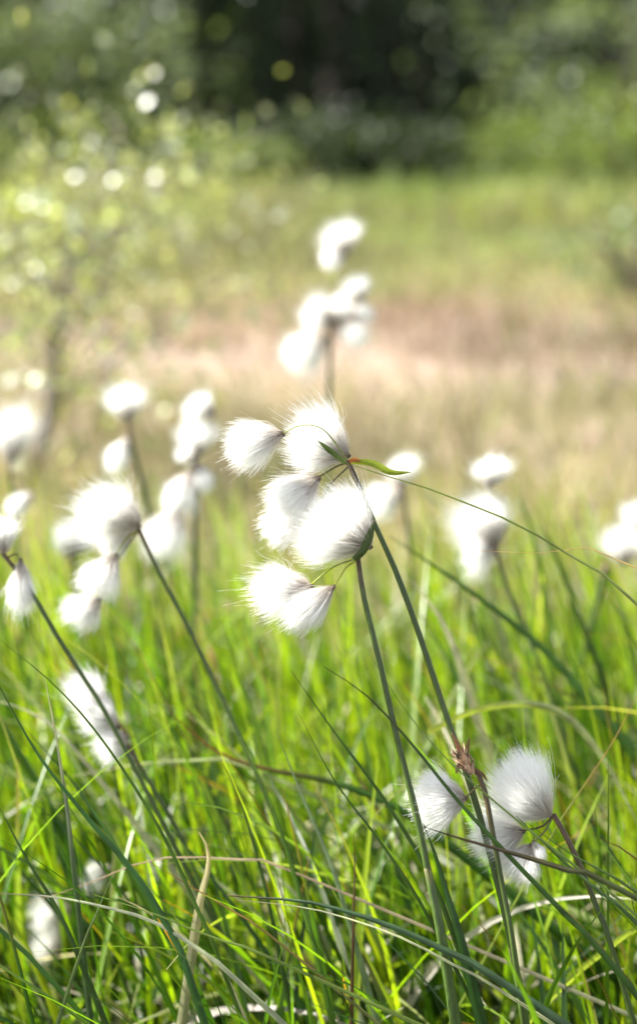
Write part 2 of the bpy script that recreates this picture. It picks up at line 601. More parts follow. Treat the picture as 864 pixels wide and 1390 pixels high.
def grass_arrays(n, xy, height, w, lean, bend, az, az_spread, colours, weights, K=7, folded=True, tipc=None, tip_p=.3, keep=None):
    """many blades at once; xy (n,2)"""
    x, y = xy[:, 0], xy[:, 1]
    h = rng.uniform(height[0], height[1], n)
    th0 = np.abs(rng.normal(lean[0], lean[1], n))
    kb = rng.uniform(bend[0], bend[1], n)
    ph = rng.normal(az, az_spread, n)
    s = np.linspace(0, 1, K)
    th = th0[:, None] + kb[:, None] * s[None] ** 1.6
    th = np.minimum(th, 2.3)
    dirs = np.stack([np.sin(th) * np.cos(ph)[:, None], np.sin(th) * np.sin(ph)[:, None], np.cos(th)], -1)
    step = h[:, None, None] / (K - 1)
    P = np.concatenate([np.zeros((n, 1, 3)), np.cumsum(dirs[:, :-1] * step, 1)], 1)
    P += np.stack([x, y, ground_z(x, y) - .01], -1)[:, None]
    P[..., 2] = np.maximum(P[..., 2], ground_z(P[..., 0], P[..., 1]) + .006 * s[None])
    if keep is not None:
        ok = keep(P)
        P, dirs, ph, n = P[ok], dirs[ok], ph[ok], int(ok.sum())
    rot = ph + np.pi / 2 + rng.normal(0, .9, n)
    S = np.stack([np.cos(rot), np.sin(rot), np.zeros(n)], -1)[:, None] * np.ones((1, K, 1))
    S = S - dirs * (S * dirs).sum(-1, keepdims=True)
    S /= np.linalg.norm(S, axis=-1, keepdims=True) + 1e-9
    Nn = np.cross(S, dirs)
    ww = rng.uniform(w[0], w[1], n)[:, None] * np.maximum((1 - s[None] ** 2.2) ** .9, .06) * (.65 + .35 * np.minimum(s[None] / .3, 1))
    A = P - S * ww[..., None] / 2
    B = P + S * ww[..., None] / 2
    ci = rng.choice(len(colours), n, p=np.array(weights) / np.sum(weights))
    base = np.array(colours)[ci] * rng.uniform(.7, 1.3, (n, 1)) * np.stack([rng.uniform(.9, 1.1, n), np.ones(n), rng.uniform(.8, 1.2, n)], 1)
    colr = np.repeat(base[:, None], K, 1)
    if tipc is not None:
        has = (rng.random(n) < tip_p)[:, None] * np.clip((s[None] - .75) / .25, 0, 1)
        colr = colr * (1 - has[..., None]) + np.array(tipc) * has[..., None]
    if folded:
        Cc = P + Nn * (ww * .22)[..., None]
        V = np.stack([A, Cc, B], 2).reshape(-1, 3)
        m = 3
    else:
        V = np.stack([A, B], 2).reshape(-1, 3)
        m = 2
    tint = np.repeat(colr[:, :, None], m, 2).reshape(-1, 3)
    i, k = np.meshgrid(np.arange(n), np.arange(K - 1), indexing='ij')
    o0 = ((i * K + k) * m).ravel()
    fs = [np.stack([o0 + j, o0 + j + 1, o0 + m + j + 1, o0 + m + j], -1) for j in range(m - 1)]
    return V, np.concatenate(fs), tint


def stuff_mesh(name, chunks, mat, label, cat):
    vs, fs, ts, off = [], [], [], 0
    for v, f, t in chunks:
        vs.append(v)
        fs.append(f + off)
        ts.append(t)
        off += len(v)
    o = link_mesh(name, np.concatenate(vs), np.concatenate(fs), mat, np.concatenate(ts))
    return tag(o, label, cat, kind='stuff')


def scatter(n, y0, y1, spread=1.0, power=1.0, pad=.25):
    y = y0 + (y1 - y0) * rng.random(n) ** power
    x = rng.uniform(-1, 1, n) * (.21 * y * 1.25 + pad) * spread
    return np.stack([x, y], 1)


# ------------------------------------------------------------------ leaves
def leaf_cloud(centres, size, colours, weights, flat=0.0, droop=0.0):
    """each leaf: a folded rhomb with a bowed midrib (6 vertices)"""
    n = len(centres)
    nrm = rng.normal(0, 1, (n, 3))
    nrm[:, 2] += flat
    nrm /= np.linalg.norm(nrm, axis=1)[:, None]
    r = rng.normal(0, 1, (n, 3))
    r[:, 2] -= droop
    T = r - nrm * (r * nrm).sum(1, keepdims=True)
    T /= np.linalg.norm(T, axis=1)[:, None] + 1e-9
    S = np.cross(nrm, T)
    L = rng.uniform(size[0], size[1], n)[:, None]
    W = L * rng.uniform(.28, .42, n)[:, None]
    p0 = centres
    p1 = centres + T * L * .35 + S * W - nrm * L * .02
    p2 = centres + T * L * .35 - S * W - nrm * L * .02
    p1b = centres + T * L * .72 + S * W * .7 - nrm * L * .03
    p2b = centres + T * L * .72 - S * W * .7 - nrm * L * .03
    p3 = centres + T * L - nrm * L * .12
    V = np.stack([p0, p1, p2, p1b, p2b, p3], 1).reshape(-1, 3)
    o = np.arange(n) * 6
    t1 = np.stack([o, o + 1, o + 2], -1)
    q = np.stack([o + 1, o + 3, o + 4, o + 2], -1)
    t2 = np.stack([o + 3, o + 5, o + 4], -1)
    ci = rng.choice(len(colours), n, p=np.array(weights) / np.sum(weights))
    c = np.array(colours)[ci] * rng.uniform(.7, 1.3, (n, 1))
    return V, [q, np.concatenate([t1, t2])], np.repeat(c, 6, 0)


def clump_points(n, centre, rad, clumps, spread):
    cc = rng.normal(0, 1, (clumps, 3))
    cc /= np.linalg.norm(cc, axis=1)[:, None]
    cc = cc * rng.uniform(.25, 1, (clumps, 1)) ** .5 * np.array(rad)
    k = rng.integers(0, clumps, n)
    sp = rng.uniform(.5, 1.4, clumps)[k][:, None] * np.array(spread)
    return np.array(centre) + cc[k] + rng.normal(0, 1, (n, 3)) * sp


# =================================================================== SETTING
gx = np.sinh(np.linspace(-4.2, 4.2, 150)) * 1.6
gy = np.concatenate([-np.sinh(np.linspace(3, .1, 20)) * 1.2, np.sinh(np.linspace(0, 4.6, 170)) * 1.7])
X, Y = np.meshgrid(gx, gy, indexing='ij')
Z = ground_z(X, Y)
V = np.stack([X, Y, Z], -1).reshape(-1, 3)
i, k = np.meshgrid(np.arange(len(gx) - 1), np.arange(len(gy) - 1), indexing='ij')
a = i * len(gy) + k
Fc = np.stack([a, a + len(gy), a + len(gy) + 1, a + 1], -1).reshape(-1, 4)
g = link_mesh('ground', V, Fc, M_GROUND)
tag(g, 'uneven bog ground of moss and dry litter', 'ground', kind='structure')

# ------------------------------------------------------------------ grass as ground cover
# white heads that must stay in the open: (px, py, radius px, depth)
HEADS = [(700, 1075, 62, .8), (680, 1145, 55, .8), (705, 1175, 45, .8), (597, 1088, 50, .8), (630, 1035, 30, .8),
         (455, 710, 75, .8), (395, 800, 70, .8), (430, 600, 70, .8), (340, 600, 50, .8), (390, 700, 60, .8),
         (130, 970, 55, .93), (150, 690, 70, .95), (130, 790, 60, .95), (25, 790, 45, .9),
         (645, 720, 60, 1.1), (270, 570, 50, 1.2), (230, 710, 55, 1.2), (65, 1255, 34, 1.08), (135, 1180, 22, 1.08),
         (840, 735, 45, 1.25), (95, 735, 35, 1.3), (525, 660, 45, 1.3)]


def clear_of_heads(P):
    q = P - CAM
    d = q @ FWD
    px = CX + F * (q @ RIGHT) / d
    py = CY - F * (q @ UP) / d
    bad = np.zeros(len(P), bool)
    for hx, hy, r, hd in HEADS:
        bad |= ((np.hypot(px - hx, py - hy) < r) & (d < hd + .02)).any(1)
    # nothing may stand right in front of the lens
    bad |= (d < .60).any(1)
    bad |= ((d < .74) & (py < 1230)).any(1)
    return ~bad


G1, G2, G3, G4 = (.055, .12, .009), (.125, .225, .011), (.23, .32, .016), (.020, .052, .010)
STRAW, PALE, RUST = (.34, .31, .17), (.46, .44, .33), (.22, .10, .035)  # PALE: dead blades with whitish glints put into the colour
LEFT = math.pi
chunks = []
xy = scatter(2000, .66, 1.42, 1.15, .9)
chunks.append(grass_arrays(len(xy), xy, (.16, .33), (.0035, .0085), (.22, .22), (.1, .9), LEFT - .3, 1.0, [G1, G2, G3, G4], [3, 3, 3, 3], K=9, tipc=RUST, tip_p=.25, keep=clear_of_heads))
xy = scatter(240, .72, 1.35, 1.15, .9)
chunks.append(grass_arrays(len(xy), xy, (.28, .46), (.003, .0065), (.55, .2), (.7, 1.5), LEFT, 2.0, [(.19, .25, .08), (.14, .22, .04), (.26, .28, .12)], [3, 3, 2], K=14, tipc=STRAW, tip_p=.5, keep=clear_of_heads))
xy = scatter(1200, .8, 1.5, 1.15, .9)
chunks.append(grass_arrays(len(xy), xy, (.18, .33), (.003, .0065), (.14, .12), (.0, .5), LEFT - .5, .8, [G2, G3], [2, 5], K=9, tipc=STRAW, tip_p=.25, keep=clear_of_heads))
xy = scatter(1300, 1.3, 2.0, 1.15, 1.0)
chunks.append(grass_arrays(len(xy), xy, (.08, .22), (.002, .005), (.2, .16), (.1, .9), LEFT - .3, 1.1, [G1, G2, (.2, .22, .05), STRAW], [3, 3, 4, 4], K=8, tipc=STRAW, tip_p=.3, keep=clear_of_heads))
# low sprawling undergrowth, its dark greens putting the shade between blades into colour
xy = scatter(8500, .66, 1.55, 1.2, .9)
chunks.append(grass_arrays(len(xy), xy, (.07, .18), (.003, .008), (.5, .35), (.3, 1.5), LEFT, 2.2, [G1, G2, G4, G3], [4, 2, 7, 1], K=8, tipc=STRAW, tip_p=.2, keep=clear_of_heads))
# long thin leaning leaves
xy = scatter(420, .7, 1.25, 1.15, .9)
chunks.append(grass_arrays(len(xy), xy, (.28, .42), (.002, .005), (.4, .2), (.3, 1.4), LEFT - .15, .7, [G1, G4, G2], [3, 3, 2], K=11, tipc=RUST, tip_p=.4, keep=clear_of_heads))


def before_wood(xy):
    px = CX + F * xy[:, 0] / xy[:, 1]
    lim = np.interp(px, [-300, 150, 340, 400, 600, 660, 864, 1200], [10.0, 9.8, 9.3, 8.5, 8.5, 9.2, 11.4, 12.0])
    return xy[xy[:, 1] < lim + rng.normal(0, .15, len(xy))]


stuff_mesh('green_grass', chunks, M_GRASS, 'tall fresh green sedge and grass growing thick around the cotton stems', 'grass')

chunks = []
xy = scatter(800, .7, 1.6, 1.2, .9)
chunks.append(grass_arrays(len(xy), xy, (.14, .34), (.003, .0085), (.8, .3), (.4, 1.1), LEFT + .1, 2.4, [PALE, STRAW, (.3, .3, .2), RUST], [6, 3, 3, 1], K=14, keep=clear_of_heads))
xy = scatter(200, .75, 1.35, 1.2, .9)
chunks.append(grass_arrays(len(xy), xy, (.16, .30), (.004, .009), (.45, .3), (.8, 1.6), LEFT + .1, 2.4, [(.44, .42, .32), PALE], [4, 3], K=14, keep=clear_of_heads))  # more pale dead blades, whitish glints put into their colour
xy = scatter(9000, 1.5, 3.3, 1.15, 1.2)
chunks.append(grass_arrays(len(xy), xy, (.05, .15), (.002, .0045), (.35, .3), (.2, 1.2), LEFT, 2.5, [(.26, .26, .11), (.38, .34, .22), (.20, .24, .07), (.37, .31, .235)], [4, 4, 3, 3], K=6, folded=False))
xy = scatter(5200, 2.6, 5.2, 1.15, 1.0, .4)
chunks.append(grass_arrays(len(xy), xy, (.03, .10), (.003, .006), (.6, .4), (.2, 1.2), LEFT, 2.5, [(.40, .315, .26), (.35, .27, .22), (.34, .29, .21), (.24, .21, .13)], [5, 4, 3, 1], K=5, folded=False))
# tussocks: the open bog is patchy
tus = np.stack([rng.uniform(-1.8, 1.8, 60), rng.uniform(2.2, 7.5, 60)], 1)
kk = rng.integers(0, 60, 9000)
xy = tus[kk] + rng.normal(0, 1, (9000, 2)) * rng.uniform(.08, .22, 60)[kk][:, None]
tc_ = np.array([(.15, .18, .055), (.21, .21, .09), (.13, .11, .065), (.26, .20, .15)])
for j in range(4):
    q = xy[kk % 4 == j]
    chunks.append(grass_arrays(len(q), q, (.05, .15), (.003, .007), (.4, .3), (.2, 1.2), LEFT, 2.5, [tuple(tc_[j])], [1], K=5, folded=False))
xy = scatter(8000, 4.1, 7.4, 1.15, .7, .5)
chunks.append(grass_arrays(len(xy), xy, (.05, .16), (.004, .009), (.4, .3), (.2, 1.1), LEFT, 2.5, [(.20, .21, .09), (.17, .20, .065), (.25, .21, .13)], [4, 4, 4], K=5, folded=False))
for (bx, by, sx, sy, cc, m) in [(.50, 4.0, .16, .10, (.22, .17, .12), 220), (.80, 3.9, .14, .12, (.19, .17, .10), 220), (.15, 4.3, .25, .10, (.30, .20, .15), 420), (-.35, 3.9, .2, .15, (.26, .20, .14), 350), (.62, 3.2, .25, .08, (.26, .26, .13), 260), (-.2, 2.9, .25, .1, (.26, .26, .12), 260)]:
    q = np.array([bx, by]) + rng.normal(0, 1, (m, 2)) * np.array([sx, sy])
    chunks.append(grass_arrays(m, q, (.04, .12), (.003, .007), (.5, .3), (.2, 1.2), LEFT, 2.5, [cc], [1], K=5, folded=False))
stuff_mesh('dry_grass', chunks, M_DRY, 'short straw coloured and olive grass over the open bog', 'dry grass')

chunks = []
xy = before_wood(scatter(9000, 6.6, 11.5, 1.2, 1.0, .8))
chunks.append(grass_arrays(len(xy), xy, (.06, .16), (.008, .016), (.4, .3), (.3, 1.2), LEFT, 2.5, [(.24, .28, .08), (.19, .24, .06), (.30, .31, .13), (.12, .16, .05)], [4, 4, 3, 2], K=5, folded=False))
tus = np.stack([rng.uniform(-3, 3, 46), rng.uniform(6.8, 11.3, 46)], 1)
kk = rng.integers(0, 46, 6000)
xy = tus[kk] + rng.normal(0, 1, (6000, 2)) * rng.uniform(.15, .4, 46)[kk][:, None]
for j, cc in enumerate([(.26, .31, .05), (.15, .21, .04), (.26, .26, .12)]):
    q = before_wood(xy[kk % 3 == j])
    chunks.append(grass_arrays(len(q), q, (.10, .22), (.008, .016), (.4, .3), (.3, 1.2), LEFT, 2.5, [cc], [1], K=5, folded=False))
stuff_mesh('meadow_grass', chunks, M_DRY, 'bright yellow green strip of grass before the dark wood', 'grass')

# =================================================================== COTTON GRASS
S4 = dict(n=4600, w=.00016)
FOC = .8
cotton_plant('sharp central cotton grass with four tufts at the top, small yellow bract pointing right', FOC,
             [(471, 626), (488, 662), (508, 712), (535, 772), (565, 852), (595, 942), (619, 1012), (645, 1090), (672, 1190), (694, 1290)], .00125, .0017,
             [((384, 588), (302, 607), 62, dict(d=.785, ragged=1.1)),
              ((473, 618), (386, 578), 86, dict(d=.805, fan=1.3)),
              ((432, 648), (366, 700), 62, dict(d=.80, ragged=1.2)),
              ((420, 688), (362, 738), 54, dict(d=.815))],
             [([(470, 624), (440, 584), (410, 577), (384, 588)], .0004, (.20, .24, .04), -.016),
              ([(471, 628), (455, 634), (432, 648)], .0006, (.12, .10, .03), -.0),
              ([(474, 632), (450, 655), (436, 675), (420, 690)], .0005, (.10, .09, .04), .015)],
             [([(431, 598), (448, 612), (468, 628)], 8, (.16, .20, .04), (.11, .16, .03), -.012),
              ([(557, 641), (530, 641), (505, 629), (476, 626)], 10, (.24, .30, .05), (.26, .31, .03), -.012),
              ([(489, 628), (482, 624), (474, 626)], 7, (.34, .16, .03), (.34, .14, .03), -.014)],
             n=4600, w=.00016, top_brown=.05, sheath=.52)
cotton_plant('sharp central cotton grass with one big round tuft above two hanging tufts', FOC - .012,
             [(485, 757), (491, 800), (501, 845), (516, 905), (534, 985), (550, 1050), (565, 1110), (581, 1190), (600, 1285)], .00125, .0019,
             [((503, 742), (412, 684), 118, dict(d=.782, n=8000, fan=1.35, ragged=.8)),
              ((423, 796), (338, 808), 74, dict(n=4200, ragged=1.6, fan=1.3)),
              ((452, 796), (386, 856), 50, dict(n=4000, ragged=.55, d=.78))],
             [([(484, 758), (455, 768), (438, 780), (423, 793)], .00055, (.26, .30, .03), 0),
              ([(485, 760), (470, 770), (460, 785), (452, 796)], .00055, (.30, .33, .03), -.006)],
             [([(508, 706), (501, 728), (492, 748), (480, 760)], 12, (.16, .07, .03), (.09, .13, .03), -.016)],
             n=4600, w=.00016, top_brown=.045, sheath=.36)
cotton_plant('low cotton grass at the right with a big dome tuft on a brown neck', FOC,
             [(750, 1106), (769, 1139), (791, 1186), (811, 1238), (830, 1290)], .0013, .0017,
             [((747, 1107), (664, 1046), 94, dict(n=8000, fan=1.2, ragged=.8)),
              ((710, 1128), (637, 1146), 74, dict(d=.81, ragged=.9, n=6000)),
              ((722, 1146), (696, 1200), 58, dict(d=.80)),
              ((722, 1142), (742, 1168), 17, dict(d=.79, n=900, ragged=.5))],
             [([(750, 1108), (735, 1122), (710, 1128)], .0006, (.10, .06, .03), .005),
              ([(750, 1109), (738, 1130), (722, 1144)], .0006, (.12, .12, .04), -.004)],
             n=4600, w=.00016, top_brown=.16, sheath=.5)
wp = cotton_plant('withered cotton grass with a ragged brown head and one small white tuft on its left', FOC - .01,
                  [(634, 1036), (645, 1048), (655, 1065), (668, 1131), (681, 1203), (698, 1300)], .0012, .0015,
                  [((632, 1083), (560, 1089), 74, dict(n=5600, ragged=1.1, d=.795))],
                  [([(656, 1064), (645, 1070), (632, 1083)], .0006, (.16, .11, .03), .005)],
                  [([(612, 994), (620, 1010), (630, 1036)], 8, (.50, .40, .28), (.20, .11, .06), -.004),
                   ([(637, 1000), (634, 1015), (634, 1034)], 5, (.30, .20, .06), (.16, .09, .04), -.002),
                   ([(662, 1062), (655, 1052), (647, 1046), (638, 1038)], 5, (.22, .13, .07), (.2, .12, .07), -.003),
                   ([(618, 1052), (622, 1040), (632, 1034)], 6, (.30, .20, .10), (.2, .12, .07), -.003)],
                  top_brown=.16)
# the ragged brown head itself: scales set round the stem's end
parts, cols = [], []
hb = at(641, 1052, .785)
hax = at(624, 1022, .785) - hb
hl = np.linalg.norm(hax)
hax /= hl
hu = np.cross(hax, [0, 1, 0]); hu /= np.linalg.norm(hu)
hv = np.cross(hax, hu)
for q in range(60):
    aa = q * 2.4
    z0 = (q / 60) * hl * .9
    rd = math.cos(aa) * hu + math.sin(aa) * hv
    sd = np.cross(hax, rd)
    p0 = hb + hax * z0 + rd * .0011
    p1 = p0 + hax * .003 + rd * rng.uniform(.0008, .0032)
    p2 = p1 + hax * rng.uniform(.002, .0045) + rd * rng.uniform(-.0008, .0026)
    hw = rng.uniform(.0007, .0013)
    parts.append((np.array([p0 - sd * hw * .6, p0 + sd * hw * .6, p1 - sd * hw, p1 + sd * hw, p2]), [np.array([[0, 1, 3, 2]]), np.array([[2, 3, 4]])]))
    cols.append(np.tile(np.array([.32, .21, .14]) * rng.uniform(.4, 1.7), (5, 1)))
vv, ff = join(parts)
link_mesh('seed_head', vv, ff, M_SCALE, np.concatenate(cols), parent=wp, origin=hb)

PEDI = (.10, .10, .035)
cotton_plant('cotton grass whose large soft tuft tops a long dark slanting stem', .93,
             [(188, 718), (213, 772), (252, 846), (292, 930), (328, 1008), (372, 1110)], .0012, .0014,
             [((190, 714), (108, 672), 88, dict(n=3600, fan=1.2)),
              ((158, 753), (116, 812), 54, dict(n=2600)),
              ((135, 812), (94, 850), 44, dict()),
              ((180, 722), (132, 742), 42, dict(d=.95))],
             [([(187, 720), (170, 733), (158, 753)], .0006, (.26, .28, .04), 0),
              ([(187, 722), (160, 760), (135, 812)], .0005, PEDI, .01)], n=2400, w=.0002, top_brown=.06)
cotton_plant('blurred cotton grass left of centre with six tufts strung down an upright stem', 1.2,
             [(264, 632), (265, 700), (264, 800), (263, 900)], .0019, .0022,
             [((291, 562), (255, 540), 46), ((268, 620), (263, 566), 52), ((259, 640), (230, 702), 40),
              ((241, 688), (210, 762), 50), ((266, 628), (280, 670), 24), ((265, 628), (244, 602), 32)],
             [([(264, 632), (280, 600), (291, 562)], .0007, PEDI, 0), ([(264, 632), (262, 636), (259, 640)], .0007, PEDI, 0),
              ([(264, 640), (255, 660), (241, 688)], .0007, PEDI, 0)], top_brown=.06)
cotton_plant('blurred small cotton grass with one round tuft above one narrow tuft', 1.25,
             [(174, 572), (183, 620), (198, 680), (207, 745)], .0017, .002,
             [((174, 572), (165, 517), 54), ((175, 592), (146, 642), 28)], [([(176, 585), (178, 590), (175, 593)], .0007, PEDI, 0)], top_brown=.06)
cotton_plant('cotton grass cut by the left edge, its dark slanting stem below two tufts', .89,
             [(4, 752), (20, 772), (50, 816), (80, 868), (112, 918), (160, 1000)], .0012, .0014,
             [((6, 752), (-6, 700), 46, dict(n=2600)), ((28, 760), (27, 838), 40, dict(n=2600))],
             [([(10, 757), (22, 752), (28, 762)], .0006, PEDI, 0)], n=2400, w=.0002, top_brown=.06)
cotton_plant('very blurred cotton grass at the left edge before the sapling trunk', 1.3,
             [(12, 632), (22, 720), (34, 900)], .0016, .002,
             [((14, 632), (14, 545), 50), ((46, 670), (8, 696), 28)], [([(14, 640), (30, 650), (46, 670)], .0007, PEDI, 0)])
cotton_plant('very blurred short cotton grass half hidden behind the big left tuft', 1.32,
             [(100, 758), (106, 830), (114, 930)], .0016, .002,
             [((98, 760), (82, 708), 40), ((105, 752), (126, 722), 26)], [([(100, 760), (102, 757), (105, 752)], .0007, PEDI, 0)])
cotton_plant('ragged torn cotton grass low on the left hanging among green blades', .92,
             [(172, 1010), (200, 1058), (235, 1118), (268, 1190)], .0012, .0016,
             [((150, 970), (88, 918), 50, dict(ragged=1.7, n=3800)), ((162, 988), (110, 955), 50, dict(ragged=1.4, n=3800)), ((173, 1000), (130, 1016), 52, dict(ragged=1.5, n=3800))],
             [([(172, 1008), (165, 985), (150, 970)], .0005, (.25, .12, .04), 0), ([(172, 1008), (170, 992), (160, 985)], .0005, (.22, .12, .05), 0)], n=2400, w=.0002, top_brown=.06)
cotton_plant('fallen blurred cotton grass deep in the grass of the bottom left corner', 1.06,
             [(100, 1238), (112, 1290), (122, 1340)], .0013, .0016,
             [((97, 1236), (38, 1246), 46), ((88, 1292), (44, 1268), 54), ((150, 1180), (112, 1196), 30)],
             [([(101, 1240), (125, 1200), (150, 1180)], .0006, PEDI, 0), ([(101, 1242), (96, 1265), (88, 1290)], .0006, PEDI, 0)])
cotton_plant('tallest blurred cotton grass standing up into the pinkish bog behind the sharp heads', 1.4,
             [(449, 432), (447, 500), (446, 560), (444, 640), (444, 740)], .0022, .0023,
             [((472, 344), (452, 298), 58), ((471, 342), (433, 356), 30), ((491, 410), (477, 374), 36), ((453, 436), (405, 420), 50),
              ((451, 437), (474, 404), 38), ((483, 436), (502, 414), 26), ((456, 440), (500, 468), 40), ((443, 458), (388, 502), 52)],
             [([(450, 436), (458, 395), (472, 344)], .0006, (.26, .2, .1), 0), ([(450, 436), (470, 425), (491, 410)], .0008, PEDI, 0),
              ([(449, 440), (465, 444), (483, 436)], .0008, PEDI, 0), ([(449, 440), (447, 450), (443, 458)], .001, PEDI, 0)], top_brown=.06)
cotton_plant('blurred cotton grass right behind the sharp central heads', 1.3,
             [(545, 662), (552, 710), (560, 790)], .0016, .002,
             [((543, 664), (540, 616), 42), ((545, 664), (492, 692), 52)])
cotton_plant('blurred cotton grass right of centre with a small ball tuft above a bigger pale mass', 1.1,
             [(672, 744), (686, 792), (706, 842), (732, 905)], .0016, .0019,
             [((664, 662), (665, 617), 48), ((674, 742), (637, 668), 74, dict(n=3000)), ((672, 744), (622, 752), 62)],
             [([(673, 746), (690, 700), (664, 660)], .0007, PEDI, .0)], top_brown=.06)
cotton_plant('blurred cotton grass cut by the right edge of the photo on a pale stem', 1.25,
             [(822, 766), (807, 826), (793, 882)], .0026, .003,
             [((848, 767), (838, 708), 52), ((866, 726), (866, 678), 40)],
             [([(822, 768), (834, 776), (848, 767)], .0008, (.2, .22, .08), 0), ([(822, 768), (850, 760), (866, 726)], .0008, (.2, .22, .08), 0)])

# =================================================================== SINGLE BLADES IN THE FOREGROUND
DG, MG, YGR, GG = (.05, .10, .016), (.08, .15, .016), (.18, .26, .02), (.13, .18, .06)
BR, TAN, WHT = (.13, .06, .035), (.36, .25, .14), (.46, .44, .36)
TB = traced_blade
TB('wide dark green blade slanting up to the left edge, low in the left corner', .79, [(-6, 922), (50, 1022), (120, 1112), (190, 1196), (240, 1282), (258, 1330)], 16, DG, (.05, .13, .03), fold=.35, taper=.8)
TB('thin green blade slanting from the left edge past the ragged torn tuft', .8, [(-8, 862), (80, 936), (150, 1020), (220, 1132), (270, 1240), (300, 1310)], 6, MG, MG)
TB('grey green upright blade with a pale blunt tip, left of the ragged tuft', .84, [(60, 918), (76, 1000), (90, 1090), (101, 1190)], 9, WHT, (.08, .13, .05), tip_len=.3)
TB('dark green blade crossing the middle from a tiny brown tip beside the central stem', .8, [(395, 911), (455, 996), (520, 1084), (580, 1184), (622, 1290)], 8, BR, DG, tip_len=.03)
TB('long blade with bent brown tip running across in front of the small right tuft', .775, [(439, 905), (497, 944), (560, 1012), (620, 1086), (690, 1162), (760, 1235), (830, 1310)], 9, (.05, .03, .025), (.05, .11, .02), tip_len=.2)
TB('thin dark blade parallel to and below the blade that crosses the middle', .81, [(406, 970), (455, 1062), (525, 1156), (592, 1266)], 6, DG, DG)
TB('stiff brown blade reaching left under the right hand tufts', .77, [(575, 1123), (639, 1143), (690, 1157), (740, 1172), (800, 1192), (868, 1222)], 8, (.085, .045, .038), (.07, .13, .025), tip_len=.24, taper=.10)
TB('flat dark green blade with silvery edges lying along the bottom centre', .78, [(308, 1216), (412, 1224), (481, 1241), (546, 1264), (622, 1300), (690, 1340)], 17, BR, (.06, .11, .05), tip_len=.05, roll=.1, fold=.5, taper=.5)
TB('narrow whitish blade added as the glossy lower edge of the flat dark blade', .782, [(320, 1222), (412, 1232), (481, 1250), (546, 1274), (615, 1310), (690, 1352)], 6, TAN, (.5, .5, .42), tip_len=.05, roll=.1)  # added strip; the edge's gloss is put into its whitish colour
TB('bleached grey blade lying flat from the left edge across the bottom left', .79, [(-6, 1213), (74, 1218), (148, 1233), (207, 1251), (268, 1288), (320, 1330)], 9, (.2, .12, .09), (.32, .34, .25), tip_len=.07, roll=.2)
TB('yellow green blade lying just above the bleached flat blade', .785, [(128, 1215), (207, 1240), (260, 1262), (320, 1284), (392, 1312)], 9, YGR, (.12, .17, .03), roll=.3)
TB('pale curled dead blade bent over like a hook above the bottom edge', .83, [(270, 1130), (281, 1150), (283, 1176), (276, 1204), (266, 1258)], 14, (.5, .44, .3), (.30, .30, .18), tip_len=.25, taper=.2)
TB('dark green blade coming up to the left edge below the wide blade', .83, [(-6, 1086), (37, 1168), (74, 1228), (106, 1298)], 9, DG, DG)
TB('short grey green blade leaning right in the bottom left corner', .8, [(153, 1188), (130, 1243), (106, 1304)], 9, GG, GG)
TB('reddish dead leaf arching across the wide dark blade at the bottom left', .85, [(37, 1226), (111, 1203), (167, 1180), (212, 1165), (320, 1167), (400, 1185)], 6, (.34, .22, .15), (.24, .26, .17), tip_len=.5, roll=.4)
TB('thin blade with orange tip falling to the right of the wide dark blade', .8, [(206, 1172), (259, 1204), (320, 1240), (396, 1294)], 6, (.28, .13, .04), (.18, .20, .06), tip_len=.3)
TB('soft dark band of a broad blade running behind from the centre to the right edge', 1.0, [(528, 728), (600, 776), (672, 828), (740, 884), (806, 960), (870, 1040)], 15, MG, (.06, .13, .02))
TB('long hair thin pale green blade stretching from the central head to the right edge', .79, [(424, 601), (480, 633), (560, 656), (640, 686), (710, 716), (790, 765), (870, 826)], 6, YGR, (.22, .26, .10), tip_len=.2)
TB('thin straw blade crossing the hair thin green blade near the right edge', .795, [(652, 748), (720, 750), (790, 757), (870, 774)], 5, (.55, .40, .25), (.40, .42, .22), tip_len=.4)
TB('bright upright lime blade below the blurred right cotton grass', 1.2, [(651, 762), (652, 830), (654, 900), (660, 990)], 22, YGR, (.19, .29, .02))
TB('blurred lime blade with a slender tip right of the blurred right cotton grass', 1.15, [(697, 655), (722, 725), (738, 800), (746, 880)], 15, YGR, (.14, .22, .02))
TB('blurred green blade leaning left before the dark band at the right', 1.12, [(728, 690), (760, 770), (790, 850), (820, 930)], 13, (.2, .15, .06), (.08, .14, .02))
TB('tall lime blade catching the light left of the central stem', 1.0, [(302, 842), (322, 912), (350, 1000), (380, 1110)], 14, YGR, (.17, .27, .015))
TB('broad dark blade with a rusty tip lying across the middle left', .93, [(238, 974), (296, 1022), (366, 1045), (444, 1060), (520, 1088), (600, 1140)], 15, (.24, .09, .03), (.05, .12, .015), tip_len=.2, fold=.4)
TB('yellow green blade rising steeply in the lower middle', .84, [(325, 1000), (356, 1064), (384, 1138), (408, 1221), (432, 1308)], 9, YGR, (.10, .19, .02))
TB('dark thin blade with brown tip left of the steep yellow green blade', .85, [(294, 1022), (324, 1082), (352, 1175), (372, 1262)], 7, RUST, DG, tip_len=.1)
TB('dull silvery blade standing in the lower middle before the grass', .86, [(374, 990), (407, 1074), (444, 1161), (470, 1240)], 9, GG, (.20, .26, .15))
TB('short brown stub of a dead stalk upright above the flat silvery edged blade', .8, [(480, 1131), (481, 1184), (479, 1270)], 7, BR, (.12, .07, .03))
TB('thin green blade running in front of the withered brown head to the right edge', .77, [(500, 886), (548, 962), (605, 1030), (668, 1086), (724, 1132), (795, 1188), (870, 1250)], 5, MG, (.13, .19, .05), twist=.2)
TB('upper of two long green blades sweeping to the right edge from the right tufts', .785, [(716, 1118), (760, 1150), (805, 1178), (870, 1216)], 10, MG, (.10, .16, .05), fold=.4)
